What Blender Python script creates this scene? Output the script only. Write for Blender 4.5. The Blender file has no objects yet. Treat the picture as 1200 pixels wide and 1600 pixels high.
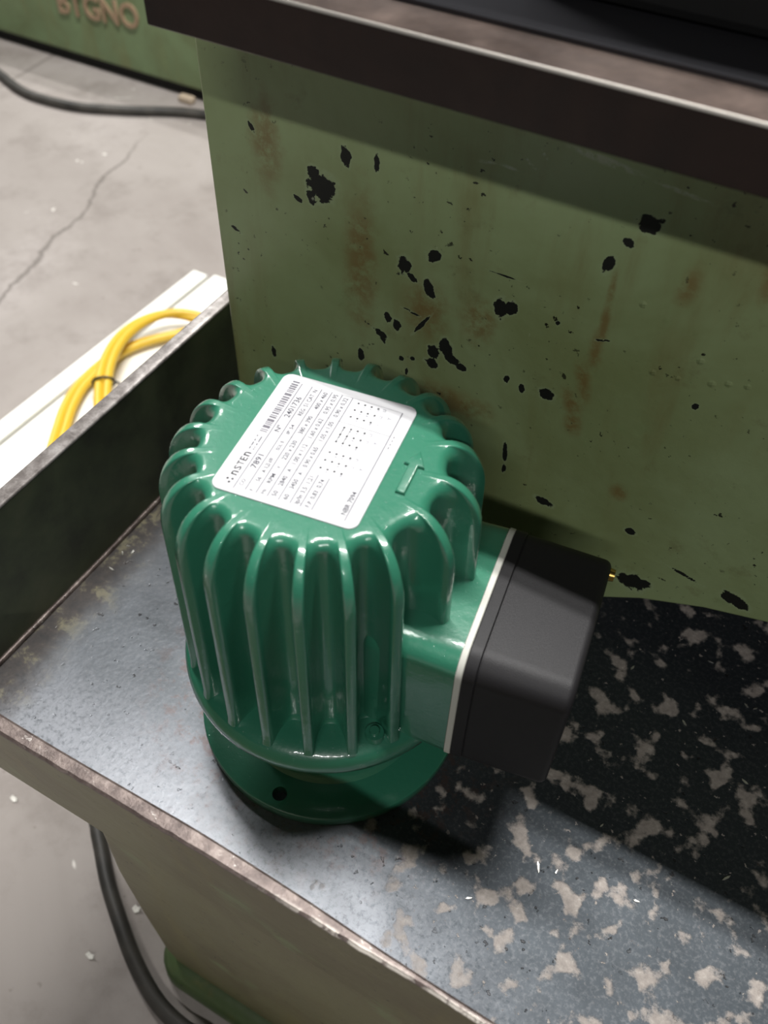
import bpy, bmesh, math, random
import numpy as np
from mathutils import Matrix, Vector
random.seed(7)
C = bpy.context.scene.collection
SC = bpy.context.scene

# ------------------------------------------------------------------ camera
cam_data = bpy.data.cameras.new('camera')
cam = bpy.data.objects.new('camera', cam_data)
C.objects.link(cam)
SC.camera = cam
Rr = Matrix(((0.870993576, -0.384872565, 0.305357657),
             (0.490825959, 0.654537131, -0.575040018),
             (0.021449201, 0.650733627, 0.759003082)))
CAM = Vector((0.147477, -0.221775, 0.480337))
cam.matrix_world = Matrix.Translation(CAM) @ Rr.to_4x4()
cam_data.sensor_fit = 'HORIZONTAL'
cam_data.sensor_width = 36.0
cam_data.lens = 1435.67 / 1200 * 36
cam_data.clip_start = 0.01
cam_data.dof.use_dof = True
cam_data.dof.focus_distance = 0.47
cam_data.dof.aperture_fstop = 12.5

# ------------------------------------------------------------------ world and lamps
world = bpy.data.worlds.new('world')
SC.world = world
world.use_nodes = True
world.node_tree.nodes['Background'].inputs[0].default_value = (0.93, 0.97, 1.0, 1)
world.node_tree.nodes['Background'].inputs[1].default_value = 0.07


def tube(name, loc, aim, length, width, watts, col=(1, 0.985, 0.96)):
    d = bpy.data.lights.new(name, 'AREA')
    d.shape = 'RECTANGLE'
    d.size = length
    d.size_y = width
    d.energy = watts
    d.color = col
    o = bpy.data.objects.new(name, d)
    z = (Vector(loc) - Vector(aim)).normalized()
    x = Vector((1, 0, 0))
    y = z.cross(x).normalized()
    x = y.cross(z)
    o.matrix_world = Matrix.Translation(loc) @ Matrix((x, y, z)).transposed().to_4x4()
    C.objects.link(o)
    return o


# overhead twin-tube fluorescent fittings of the workshop, all parallel to the machine
tube('fluorescent_tube', (-0.05, 0.405, 2.45), (-0.05, 0.405, 0), 1.5, 0.04, 54)
tube('fluorescent_tube', (-0.05, 0.490, 2.45), (-0.05, 0.490, 0), 1.5, 0.04, 54)
tube('fluorescent_tube', (1.00, -2.35, 2.50), (0.1, 0.0, 0.1), 1.5, 0.07, 38)
tube('fluorescent_tube', (-2.90, 1.50, 2.45), (-2.90, 1.50, 0), 1.5, 0.04, 54)
tube('fluorescent_tube', (-2.90, 1.66, 2.45), (-2.90, 1.66, 0), 1.5, 0.04, 54)


SC.view_settings.view_transform = 'Standard'
SC.view_settings.look = 'None'
SC.view_settings.exposure = 0.0
SC.view_settings.gamma = 1.0
SC.view_settings.use_curve_mapping = False


# ------------------------------------------------------------------ material helpers
def lin(r, g, b):
    f = lambda c: (c / 255 / 12.92) if c / 255 <= 0.04045 else ((c / 255 + 0.055) / 1.055) ** 2.4
    return (f(r), f(g), f(b), 1.0)


class Mat:
    def __init__(self, name, col=(128, 128, 128), rough=0.5, metal=0.0, coat=0.0, spec=0.5):
        self.m = bpy.data.materials.new(name)
        self.m.use_nodes = True
        self.nt = self.m.node_tree
        self.b = self.nt.nodes['Principled BSDF']
        self.b.inputs['Base Color'].default_value = lin(*col)
        self.b.inputs['Roughness'].default_value = rough
        self.b.inputs['Metallic'].default_value = metal
        self.b.inputs['Coat Weight'].default_value = coat
        self.b.inputs['Coat Roughness'].default_value = 0.06
        self.b.inputs['Specular IOR Level'].default_value = spec
        self._pos = None

    def n(self, t, ins=None, **props):
        nd = self.nt.nodes.new(t)
        for k, v in props.items():
            setattr(nd, k, v)
        for k, v in (ins or {}).items():
            if isinstance(v, bpy.types.NodeSocket):
                self.nt.links.new(v, nd.inputs[k])
            else:
                nd.inputs[k].default_value = v
        return nd

    def pos(self):
        if self._pos is None:
            self._pos = self.n('ShaderNodeTexCoord').outputs['Object']
        return self._pos

    def noise(self, scale, detail=4, rough=0.55, dist=0.0, vec=None, out='Fac', stretch=None):
        v = vec or self.pos()
        if stretch:
            v = self.n('ShaderNodeMapping', {'Vector': v, 'Scale': stretch}).outputs[0]
        return self.n('ShaderNodeTexNoise', {'Vector': v, 'Scale': scale, 'Detail': detail,
                                             'Roughness': rough, 'Distortion': dist}).outputs[out]

    def ramp(self, fac, stops):
        nd = self.n('ShaderNodeValToRGB', {'Fac': fac})
        cr = nd.color_ramp
        while len(cr.elements) < len(stops):
            cr.elements.new(0.5)
        for e, (p, c) in zip(cr.elements, stops):
            e.position = p
            e.color = c if len(c) == 4 else lin(*c)
        return nd.outputs['Color']

    def step(self, fac, a, b):
        return self.n('ShaderNodeMapRange', {'Value': fac, 'From Min': a, 'From Max': b, 'To Min': 0.0, 'To Max': 1.0},
                      interpolation_type='SMOOTHSTEP').outputs[0]

    def mix(self, fac, a, b):
        nd = self.n('ShaderNodeMix', data_type='RGBA')
        for s, v in ((nd.inputs[0], fac), (nd.inputs[6], a), (nd.inputs[7], b)):
            if isinstance(v, bpy.types.NodeSocket):
                self.nt.links.new(v, s)
            elif isinstance(v, tuple) and len(v) == 3:
                s.default_value = lin(*v)
            else:
                s.default_value = v
        return nd.outputs[2]

    def math(self, op, a, b=0.0):
        nd = self.n('ShaderNodeMath', operation=op)
        for i, v in enumerate((a, b)):
            if isinstance(v, bpy.types.NodeSocket):
                self.nt.links.new(v, nd.inputs[i])
            else:
                nd.inputs[i].default_value = v
        return nd.outputs[0]

    def xyz(self):
        return self.n('ShaderNodeSeparateXYZ', {'Vector': self.pos()}).outputs

    def set(self, key, sock):
        self.nt.links.new(sock, self.b.inputs[key])

    def bump(self, height, strength=0.3, dist=0.001):
        nd = self.n('ShaderNodeBump', {'Height': height, 'Strength': strength, 'Distance': dist})
        self.set('Normal', nd.outputs[0])
        return nd

    def warp(self, scale, amount, detail=3):
        c = self.noise(scale, detail, 0.6, out='Color')
        off = self.n('ShaderNodeVectorMath', {0: c, 1: (0.5, 0.5, 0.5)}, operation='SUBTRACT').outputs[0]
        off = self.n('ShaderNodeVectorMath', {0: off, 'Scale': amount}, operation='SCALE').outputs[0]
        return self.n('ShaderNodeVectorMath', {0: self.pos(), 1: off}, operation='ADD').outputs[0]


# ------------------------------------------------------------------ mesh helpers
def obj(name, bm, m, parent=None, smooth=False, kind=None):
    me = bpy.data.meshes.new(name)
    bm.to_mesh(me)
    bm.free()
    for mm in (m if isinstance(m, (list, tuple)) else [m]):
        me.materials.append(mm.m)
    o = bpy.data.objects.new(name, me)
    C.objects.link(o)
    if parent is not None:
        o.parent = parent
        o.matrix_parent_inverse = parent.matrix_basis.inverted() if parent.get('_world') else Matrix()
    if smooth:
        for p in me.polygons:
            p.use_smooth = True
    if kind:
        o['kind'] = kind
    return o


def auto(o, deg=40):
    """smooth shading with hard edges above an angle"""
    me = o.data
    bm = bmesh.new()
    bm.from_mesh(me)
    for e in bm.edges:
        if len(e.link_faces) == 2 and e.calc_face_angle(0) > math.radians(deg):
            e.smooth = False
    bm.to_mesh(me)
    bm.free()
    for p in me.polygons:
        p.use_smooth = True
    return o


def thing(name, label, cat, loc=(0, 0, 0), rotz=0.0, group=None, world=False):
    o = bpy.data.objects.new(name, None)
    C.objects.link(o)
    o.empty_display_size = 0.05
    o.location = loc
    o.rotation_euler = (0, 0, rotz)
    o.matrix_basis = Matrix.Translation(loc) @ Matrix.Rotation(rotz, 4, 'Z')
    if world:
        o['_world'] = 1
    return tag(o, label, cat, group)


def tag(o, label, cat, group=None):
    o['label'] = label
    o['category'] = cat
    if group:
        o['group'] = group
    return o


def box(bm, x0, x1, y0, y1, z0, z1, bevel=0.0, seg=2):
    r = bmesh.ops.create_cube(bm, size=1.0)
    vs = r['verts']
    for v in vs:
        v.co = Vector((x0 + (v.co.x + .5) * (x1 - x0), y0 + (v.co.y + .5) * (y1 - y0), z0 + (v.co.z + .5) * (z1 - z0)))
    if bevel:
        es = list({e for v in vs for e in v.link_edges})
        bmesh.ops.bevel(bm, geom=es, offset=bevel, segments=seg, affect='EDGES', profile=0.5)
    return bm


def lathe(prof, n=96):
    bm = bmesh.new()
    rings = []
    for (r, z) in prof:
        if r < 1e-7:
            rings.append([bm.verts.new((0, 0, z))])
        else:
            rings.append([bm.verts.new((r * math.cos(2 * math.pi * i / n), r * math.sin(2 * math.pi * i / n), z)) for i in range(n)])
    for a, b in zip(rings, rings[1:]):
        for i in range(n):
            j = (i + 1) % n
            if len(a) == 1:
                bm.faces.new((a[0], b[i], b[j]))
            elif len(b) == 1:
                bm.faces.new((a[i], b[0], a[j]))
            else:
                bm.faces.new((a[i], b[i], b[j], a[j]))
    bmesh.ops.recalc_face_normals(bm, faces=bm.faces)
    return bm


def sweep(bm, pts, rad, n=10, caps=True):
    """round tube along a polyline of points"""
    pts = [Vector(p) for p in pts]
    rings = []
    up = Vector((0, 0, 1))
    for i, p in enumerate(pts):
        t = (pts[min(i + 1, len(pts) - 1)] - pts[max(i - 1, 0)]).normalized()
        a = t.cross(up)
        if a.length < 1e-4:
            a = t.cross(Vector((1, 0, 0)))
        a.normalize()
        b = a.cross(t).normalized()
        rings.append([bm.verts.new(p + rad * (math.cos(2 * math.pi * k / n) * a + math.sin(2 * math.pi * k / n) * b)) for k in range(n)])
    for r0, r1 in zip(rings, rings[1:]):
        for k in range(n):
            bm.faces.new((r0[k], r0[(k + 1) % n], r1[(k + 1) % n], r1[k]))
    if caps:
        bm.faces.new(rings[0][::-1])
        bm.faces.new(rings[-1])
    return bm


def spline(pts, per=10):
    P = [Vector(p) for p in pts]
    P = [2 * P[0] - P[1]] + P + [2 * P[-1] - P[-2]]
    out = []
    for i in range(1, len(P) - 2):
        for k in range(per):
            t = k / per
            a, b, c, d = P[i - 1:i + 3]
            out.append(0.5 * ((2 * b) + (c - a) * t + (2 * a - 5 * b + 4 * c - d) * t * t + (3 * b - a - 3 * c + d) * t ** 3))
    out.append(P[-2])
    return out


def prism(bm, poly, axis, a, b):
    """extrude a 2-D polygon along x, y or z"""
    def mk(u, v, w):
        return {'z': (u, v, w), 'y': (u, w, v), 'x': (w, u, v)}[axis]
    lo = [bm.verts.new(mk(u, v, a)) for u, v in poly]
    hi = [bm.verts.new(mk(u, v, b)) for u, v in poly]
    bm.faces.new(lo)
    bm.faces.new(hi)
    n = len(poly)
    for i in range(n):
        bm.faces.new((lo[i], lo[(i + 1) % n], hi[(i + 1) % n], hi[i]))
    bmesh.ops.recalc_face_normals(bm, faces=bm.faces)
    return bm


def rrect(u0, u1, v0, v1, r, seg=8):
    pts = []
    for (cu, cv, a0) in ((u1 - r, v1 - r, 0), (u0 + r, v1 - r, 90), (u0 + r, v0 + r, 180), (u1 - r, v0 + r, 270)):
        for k in range(seg + 1):
            a = math.radians(a0 + 90 * k / seg)
            pts.append((cu + r * math.cos(a), cv + r * math.sin(a)))
    return pts


def loft(bm, rings, cap0=True, cap1=True):
    R = [[bm.verts.new(p) for p in ring] for ring in rings]
    n = len(R[0])
    for a, b in zip(R, R[1:]):
        for i in range(n):
            bm.faces.new((a[i], a[(i + 1) % n], b[(i + 1) % n], b[i]))
    if cap0:
        bm.faces.new(R[0][::-1])
    if cap1:
        bm.faces.new(R[-1])
    bmesh.ops.recalc_face_normals(bm, faces=bm.faces)
    return bm


# ------------------------------------------------------------------ materials
# glossy green enamel of the motor, with paint grit
ENAMEL = Mat('green_enamel', (46, 113, 89), 0.34, 0, 1.0)
_g = ENAMEL.noise(900, 2, 0.5)
_o = ENAMEL.noise(110, 3, 0.5)
_h = ENAMEL.math('ADD', ENAMEL.math('MULTIPLY', ENAMEL.noise(330, 3, 0.6), 0.55), ENAMEL.math('ADD', ENAMEL.math('MULTIPLY', ENAMEL.step(_g, 0.66, 0.78), 0.6), ENAMEL.math('MULTIPLY', _o, 1.2)))
ENAMEL.bump(_h, 0.34, 0.0005)
ENAMEL.b.inputs['Coat Roughness'].default_value = 0.05
_nd = [n for n in ENAMEL.nt.nodes if n.type == 'BUMP'][0]
ENAMEL.nt.links.new(_nd.outputs[0], ENAMEL.b.inputs['Coat Normal'])

PLASTIC = Mat('black_plastic', (30, 29, 31), 0.5, spec=0.3)
PLASTIC.bump(PLASTIC.noise(2500, 2, 0.6), 0.35, 0.0003)
GASKET = Mat('gasket_rubber', (190, 190, 182), 0.6)
BRASS = Mat('brass', (190, 160, 90), 0.3, 1.0)
LABEL = Mat('label_white', (204, 204, 207), 0.35)
INK = Mat('label_ink', (56, 56, 66), 0.6)
INK_DARK = Mat('label_ink_dark', (16, 15, 24), 0.6)
INK_PALE = Mat('label_ink_pale', (110, 110, 120), 0.6)
BAR_INK = Mat('barcode_ink', (96, 94, 102), 0.6)
STEEL_DARK = Mat('dark_hole', (14, 18, 16), 0.7)

# old green machine paint, chipped and stained (the machine front faces -y at y = .1339)
FY = 0.1339


def machine_paint(name, base=(88, 102, 62), dark=(70, 78, 44), chips=(), streaks=(), blisters=(), fine=True):
    M = Mat(name, base, 0.45, 0, 0.0, 0.4)
    big = M.noise(9, 5, 0.6, 0.4)
    col = M.mix(M.step(big, 0.35, 0.68), base, dark)
    vs = M.noise(1.0, 5, 0.65, 0.3, stretch=(28, 28, 5))
    col = M.mix(M.math('MULTIPLY', M.step(vs, 0.5, 0.8), 0.6), col, (120, 112, 68))
    col = M.mix(M.math('MULTIPLY', M.step(M.noise(42, 6, 0.7), 0.56, 0.8), 0.55), col, (104, 96, 60))
    col = M.mix(M.math('MULTIPLY', M.step(M.noise(21, 3, 0.6), 0.60, 0.78), 0.35), col, (132, 160, 112))
    height = M.noise(70, 4, 0.6)
    if streaks:
        d = M.n('ShaderNodeAttribute', attribute_name='streak_distance').outputs['Fac']
        d = M.math('ADD', d, M.math('MULTIPLY', M.math('SUBTRACT', M.noise(90, 4, 0.6), 0.5), 0.9))
        k = M.math('MULTIPLY', M.math('SUBTRACT', 1.0, M.step(d, 0.2, 1.2)), M.step(M.noise(130, 4, 0.7), 0.28, 0.6))
        col = M.mix(M.math('MULTIPLY', k, 0.7), col, (116, 88, 44))
    if fine:
        sp = M.noise(230, 3, 0.6)
        sp2 = M.step(M.noise(24, 2, 0.5), 0.40, 0.58)
        k = M.math('MULTIPLY', M.step(sp, 0.665, 0.70), sp2)
        col = M.mix(k, col, (34, 34, 24))
    if chips:
        d = M.n('ShaderNodeAttribute', attribute_name='chip_distance').outputs['Fac']
        d = M.math('ADD', d, M.math('MULTIPLY', M.math('SUBTRACT', M.noise(150, 6, 0.62), 0.5), 1.9))
        halo = M.math('SUBTRACT', 1.0, M.step(d, 0.9, 1.35))
        col = M.mix(M.math('MULTIPLY', halo, 0.55), col, (150, 166, 128))
        k = M.math('SUBTRACT', 1.0, M.step(d, 0.86, 0.95))
        col = M.mix(k, col, (19, 21, 16))
        height = M.math('SUBTRACT', height, M.math('MULTIPLY', k, 3.0))
        M.set('Roughness', M.math('ADD', 0.42, M.math('MULTIPLY', k, 0.25)))
    if fine and chips:
        d = M.n('ShaderNodeAttribute', attribute_name='rub_distance').outputs['Fac']
        k = M.math('MULTIPLY', M.math('SUBTRACT', 1.0, M.step(d, 0.5, 1.2)), M.step(M.noise(300, 3, 0.6), 0.3, 0.6))
        col = M.mix(M.math('MULTIPLY', k, 0.6), col, (186, 192, 168))
    if blisters:
        d = M.n('ShaderNodeAttribute', attribute_name='blister_distance').outputs['Fac']
        height = M.math('ADD', height, M.math('MULTIPLY', M.math('SUBTRACT', 1.0, M.step(d, 0.0, 1.0)), 3.0))
    M.set('Base Color', col)
    M.bump(height, 0.35, 0.0012)
    return M


CHIPS = [(-.0826, .2362, .0085, .0085, 0), (-.0872, .2425, .0045, .004, 0), (-.0895, .2285, .0028, .0045, .2),
         (-.0977, .2256, .0035, .0014, -.4), (-.0685, .2571, .003, .0055, .2), (-.0513, .2582, .0018, .0052, 0),
         (-.0343, .2076, .0045, .0055, .3), (-.0300, .2025, .0045, .002, -.7), (-.0182, .2188, .0045, .0035, .4),
         (-.0196, .1990, .0033, .0052, .3), (.0198, .2015, .0036, .0066, 0), (.0252, .2045, .0034, .0052, -.3),
         (-.0430, .1715, .0026, .0030, 0), (-.0375, .1685, .0024, .0048, 0), (-.0475, .1590, .0050, .0022, -.4),
         (-.0455, .1555, .0016, .004, .5), (-.0140, .1598, .0040, .0048, 0), (-.0072, .1655, .0042, .0066, .1),
         (-.0150, .1518, .0045, .0030, -.2), (-.0028, .1588, .0060, .0026, -.15), (.0024, .1565, .0034, .0028, -.2),
         (-.0335, .1470, .002, .002, 0), (-.0270, .1500, .0018, .0016, 0), (-.0300, .1395, .0012, .003, 0),
         (-.0225, .1750, .0012, .011, -.55), (-.0290, .1808, .007, .001, -.2), (-.1234, .2571, .0018, .0040, .5), (-.1405, .1940, .0045, .0012, -.5),
         (.0811, .2689, .0062, .0045, .3), (.0737, .2572, .0028, .0026, 0), (.0671, .2442, .0030, .0052, -.4),
         (.1263, .0465, .0095, .0075, .2), (.1801, .0668, .0100, .0048, -.3), (.1141, .0864, .0040, .0030, 0),
         (.0520, .1600, .0045, .0035, .3), (.0380, .1575, .0020, .0032, 0), (.0290, .1600, .0020, .0030, 0),
         (.1239, .1856, .0018, .0022, 0), (.0350, .1080, .0016, .0090, .12), (.0360, .0960, .0016, .0045, 0),
         (.0500, .2050, .0015, .0015, 0), (.0730, .2040, .0045, .0008, .3), (.0200, .2210, .012, .0006, -.05),
         (-.1215, .1150, .002, .005, 0), (-.060, .1390, .0022, .0055, .1), (.150, .0700, .012, .0012, -.2),
         (.0620, .0820, .0065, .0030, -.2)]
STREAKS = [(.0716, .232, .0022, .014, 0), (.0722, .214, .0028, .016, .05), (.0712, .196, .0044, .014, .1), (.0690, .176, .0050, .016, .25), (.0655, .160, .0062, .012, .4),
           (.0688, .147, .0060, .010, 0), (.1023, .1119, .0060, .0075, 0), (.104, .245, .0060, .012, -.1),
           (-.115, .250, .010, .03, 0), (.01, .19, .012, .016, 0), (.135, .262, .006, .016, 0), (.0, .13, .03, .012, 0),
           (.205, .070, .006, .010, 0), (-.06, .20, .012, .05, 0), (-.02, .185, .016, .02, 0)]
BLIST = [(.1000, .1960, .0022, .0022, 0), (.1120, .1975, .0019, .0019, 0), (.1270, .2010, .0024, .0024, 0),
         (.1190, .2110, .0024, .0024, 0), (.1340, .2040, .0022, .0022, 0), (.1420, .2060, .0020, .0020, 0),
         (.1530, .2070, .0020, .0020, 0), (.087, .230, .0022, .0022, 0)]
PAINT = machine_paint('machine_green_paint', (144, 160, 116), (128, 140, 94), CHIPS, STREAKS, BLIST)
PAINT_OLIVE = machine_paint('pan_green_paint', (112, 110, 78), (96, 90, 64), fine=True)
FOOT = machine_paint('foot_green_paint', (76, 94, 60), (66, 78, 48), fine=True)
PAINT_FAR = machine_paint('far_green_paint', (118, 138, 100), (104, 116, 80), fine=False)
INNER_WALL = Mat('inner_wall_dark', (40, 44, 32), 0.55)  # mottled green-black of the inner left wall
INNER_WALL.set('Base Color', INNER_WALL.ramp(INNER_WALL.noise(26, 5, 0.65), [(0.3, (36, 38, 28)), (0.55, (54, 60, 42)), (0.75, (66, 67, 50))]))
SHADE_BLACK = Mat('shade_black', (20, 20, 18), 0.8)  # near-black colour standing in for shade below the castings

# bare, rust-browned plate
RUST = Mat('rusted_steel', (64, 44, 38), 0.5, 0.3)
RUST.set('Base Color', RUST.ramp(RUST.noise(16, 6, 0.65, 0.5), [(0.3, (22, 15, 13)), (0.5, (34, 21, 18)), (0.7, (46, 31, 26))]))
RUST.bump(RUST.noise(120, 4, 0.6), 0.25, 0.001)
TABLE_TOP = Mat('worn_table_top', (84, 78, 76), 0.38, 0.6)
TABLE_TOP.set('Base Color', TABLE_TOP.ramp(TABLE_TOP.noise(18, 6, 0.7, 0.3), [(0.3, (66, 58, 55)), (0.5, (92, 80, 74)), (0.72, (122, 106, 98))]))
TABLE_TOP.set('Roughness', TABLE_TOP.ramp(TABLE_TOP.noise(30, 4), [(0.3, (0.32, 0.32, 0.32, 1)), (0.7, (0.6, 0.6, 0.6, 1))]))
TABLE_SMOOTH = Mat('ground_table_face', (72, 72, 76), 0.3, 0.75)
EDGE_METAL = Mat('rubbed_bright_edge', (140, 136, 130), 0.45, 0.6)
BLACK_BODY = Mat('black_casting', (10, 10, 10), 0.75)

# lip of the pan: bare, brown and scratched to pale metal
LIP_GREY = Mat('worn_grey_lip', (150, 144, 142), 0.45, 0.3)
LIP_GREY.set('Base Color', LIP_GREY.ramp(LIP_GREY.noise(120, 6, 0.7, 0.3), [(0.3, (96, 90, 87)), (0.5, (140, 134, 131)), (0.7, (176, 171, 168))]))
LIP = Mat('worn_lip_steel', (110, 100, 96), 0.42, 0.45)
_c = LIP.ramp(LIP.noise(110, 6, 0.7, 0.3), [(0.3, (58, 48, 45)), (0.5, (88, 77, 73)), (0.62, (108, 97, 92)), (0.75, (140, 130, 125))])
_w = LIP.step(LIP.noise(190, 6, 0.78, 0.6), 0.60, 0.67)
LIP.set('Base Color', LIP.mix(LIP.math('MULTIPLY', _w, 0.55), _c, (205, 200, 194)))
_lx, _ly, _lz = LIP.xyz()
_fk = LIP.math('MULTIPLY', LIP.step(_lx, 0.03, 0.10), LIP.step(_ly, -0.1308, -0.1334))
_fk = LIP.math('MULTIPLY', _fk, LIP.step(LIP.noise(120, 5, 0.7), 0.44, 0.54))
_old = LIP.b.inputs['Base Color'].links[0].from_socket
LIP.set('Base Color', LIP.mix(LIP.math('MULTIPLY', _fk, 0.9), _old, (206, 200, 190)))
LIP.bump(LIP.noise(260, 5, 0.7), 0.45, 0.0008)

# pan bottom: blue-grey worn steel, dark pits on the left, pale flaked patches to the right
PAN = Mat('pan_bottom_steel', (92, 98, 104), 0.36, 0.7)
x, y, z = PAN.xyz()
_b = PAN.ramp(PAN.noise(14, 6, 0.65, 0.4), [(0.3, (82, 86, 90)), (0.55, (98, 102, 107)), (0.75, (112, 115, 119))])
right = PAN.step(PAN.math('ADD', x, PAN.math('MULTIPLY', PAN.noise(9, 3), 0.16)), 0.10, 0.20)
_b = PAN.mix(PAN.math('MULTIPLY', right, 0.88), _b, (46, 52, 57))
_b = PAN.mix(PAN.math('MULTIPLY', PAN.step(PAN.noise(420, 4, 0.7), 0.45, 0.7), 0.14), _b, (150, 150, 152))
# pits
pit = PAN.math('MULTIPLY', PAN.step(PAN.noise(175, 3, 0.55), 0.655, 0.70), PAN.step(PAN.noise(17, 2), 0.38, 0.55))
_b = PAN.mix(PAN.math('MULTIPLY', pit, 0.75), _b, (40, 38, 38))
# rust freckles round the motor foot
rad = PAN.n('ShaderNodeVectorMath', {0: PAN.pos()}, operation='LENGTH').outputs['Value']
ringm = PAN.math('MULTIPLY', PAN.step(rad, 0.125, 0.08), PAN.step(PAN.noise(110, 5, 0.75), 0.5, 0.62))
_b = PAN.mix(PAN.math('MULTIPLY', ringm, 0.6), _b, (92, 72, 66))
# flaked patches
pm = PAN.math('ADD', PAN.math('MULTIPLY', PAN.noise(68, 2, 0.45), 0.86), PAN.math('MULTIPLY', PAN.noise(420, 4, 0.7), 0.14))
thr = PAN.math('SUBTRACT', 0.685, PAN.math('MULTIPLY', right, 0.115))
patch = PAN.step(PAN.math('SUBTRACT', pm, thr), -0.03, 0.06)
patch = PAN.math('MULTIPLY', patch, PAN.step(PAN.math('ADD', x, PAN.math('MULTIPLY', y, -0.4)), 0.02, 0.10))
fleck = PAN.math('MULTIPLY', PAN.step(PAN.noise(210, 3, 0.6), 0.66, 0.70), PAN.step(x, 0.02, 0.14))
patch2 = PAN.math('MAXIMUM', patch, PAN.math('MULTIPLY', fleck, 0.8))
_pc = PAN.ramp(PAN.noise(260, 4, 0.7), [(0.35, (138, 129, 123)), (0.6, (162, 153, 146)), (0.75, (188, 181, 174))])
_b = PAN.mix(PAN.math('MULTIPLY', patch2, 0.85), _b, _pc)
worn = PAN.math('MULTIPLY', PAN.step(PAN.math('ADD', y, PAN.math('MULTIPLY', PAN.noise(12, 4), 0.05)), -0.015, -0.085), PAN.step(PAN.math('ADD', x, PAN.math('MULTIPLY', PAN.noise(8, 4), 0.08)), 0.26, 0.02))  # 'worn' mask: the front-left sheen of the tray, painted into the base colour
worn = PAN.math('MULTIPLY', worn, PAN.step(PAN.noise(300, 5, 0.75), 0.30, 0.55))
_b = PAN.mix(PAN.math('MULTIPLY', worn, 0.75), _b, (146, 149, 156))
# sludge along the left wall and dark stains at the front wall
sl = PAN.step(PAN.math('ADD', x, PAN.math('MULTIPLY', PAN.noise(30, 5, 0.7), 0.035)), -0.128, -0.158)
_b = PAN.mix(PAN.math('MULTIPLY', sl, 0.85), _b, PAN.ramp(PAN.noise(70, 6, 0.75, 0.3), [(0.35, (36, 31, 28)), (0.52, (60, 52, 46)), (0.62, (112, 106, 82))]))
fr = PAN.math('MULTIPLY', PAN.step(y, -0.105, -0.122), PAN.step(PAN.noise(45, 4), 0.48, 0.6))
_b = PAN.mix(PAN.math('MULTIPLY', fr, 0.6), _b, (58, 58, 60))
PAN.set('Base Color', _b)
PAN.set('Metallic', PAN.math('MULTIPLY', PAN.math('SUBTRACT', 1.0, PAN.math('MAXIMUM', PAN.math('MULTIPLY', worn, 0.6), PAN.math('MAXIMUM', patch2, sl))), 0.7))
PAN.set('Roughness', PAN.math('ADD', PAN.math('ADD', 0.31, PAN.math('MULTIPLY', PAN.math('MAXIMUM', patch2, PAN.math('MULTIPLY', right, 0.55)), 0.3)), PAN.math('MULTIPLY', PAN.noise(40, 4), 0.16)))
PAN.bump(PAN.math('ADD', PAN.math('ADD', PAN.math('MULTIPLY', PAN.noise(260, 3), 0.35), PAN.math('MULTIPLY', patch2, 0.6)), PAN.math('MULTIPLY', pit, -1.0)), 0.35, 0.0008)

# shop floor
CONC = Mat('concrete_floor', (176, 170, 165), 0.7)
_b = CONC.ramp(CONC.noise(2.6, 6, 0.6, 0.5), [(0.3, (134, 126, 121)), (0.5, (149, 142, 137)), (0.7, (163, 156, 152))])
_b = CONC.mix(CONC.math('MULTIPLY', CONC.step(CONC.noise(11, 7, 0.72), 0.46, 0.72), 0.5), _b, (112, 104, 98))
_b = CONC.mix(CONC.math('MULTIPLY', CONC.step(CONC.noise(70, 3, 0.6), 0.68, 0.74), 0.5), _b, (110, 102, 96))
_b = CONC.mix(CONC.math('MULTIPLY', CONC.step(CONC.noise(33, 2, 0.5, vec=CONC.warp(3, 0.3)), 0.73, 0.77), 0.7), _b, (226, 222, 215))
# one hairline crack that wanders over the floor, and an expansion joint further back
w = CONC.warp(7.0, 0.07, 5)
s = CONC.n('ShaderNodeSeparateXYZ', {'Vector': w}).outputs
cr = CONC.math('ABSOLUTE', CONC.math('ADD', CONC.math('MULTIPLY', s[0], 0.96), CONC.math('ADD', CONC.math('MULTIPLY', s[1], 0.28), 0.657)))
crk = CONC.math('MULTIPLY', CONC.math('SUBTRACT', 1.0, CONC.step(cr, 0.0010, 0.0050)), CONC.step(s[1], 0.95, 0.80))
g = CONC.xyz()
jn = CONC.math('ABSOLUTE', CONC.math('ADD', g[0], CONC.math('ADD', CONC.math('MULTIPLY', g[1], 0.08), 1.212)))
jnt = CONC.math('MULTIPLY', CONC.math('SUBTRACT', 1.0, CONC.step(jn, 0.002, 0.006)), CONC.step(g[1], 0.90, 0.93))
crk = CONC.math('MAXIMUM', crk, CONC.math('MULTIPLY', jnt, 0.7))
_b = CONC.mix(CONC.math('MULTIPLY', crk, 0.65), _b, (88, 82, 76))
CONC.set('Base Color', _b)
CONC.bump(CONC.math('SUBTRACT', CONC.noise(60, 5), CONC.math('MULTIPLY', crk, 1.0)), 0.15, 0.002)

CABLE = Mat('black_cable_sheath', (46, 45, 42), 0.55)
CABLE.set('Base Color', CABLE.ramp(CABLE.noise(25, 4), [(0.35, (38, 37, 34)), (0.7, (68, 65, 60))]))
YELLOW = Mat('yellow_cable_sheath', (214, 176, 52), 0.42)
TIE = Mat('black_nylon', (30, 30, 28), 0.45)
WHITE_PVC = Mat('white_pvc', (238, 237, 230), 0.4)
JOINT = Mat('joint_dark', (52, 52, 46), 0.8)  # dark strip between the two trunking pieces
WOOD = Mat('pale_wood', (176, 160, 140), 0.7)
PAPER = Mat('paper_scrap', (224, 222, 214), 0.8)
SWARF = Mat('bright_swarf', (200, 198, 192), 0.35, 0.8)
BARE_CAST = Mat('worn_letter_face', (158, 134, 108), 0.6)

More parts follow.
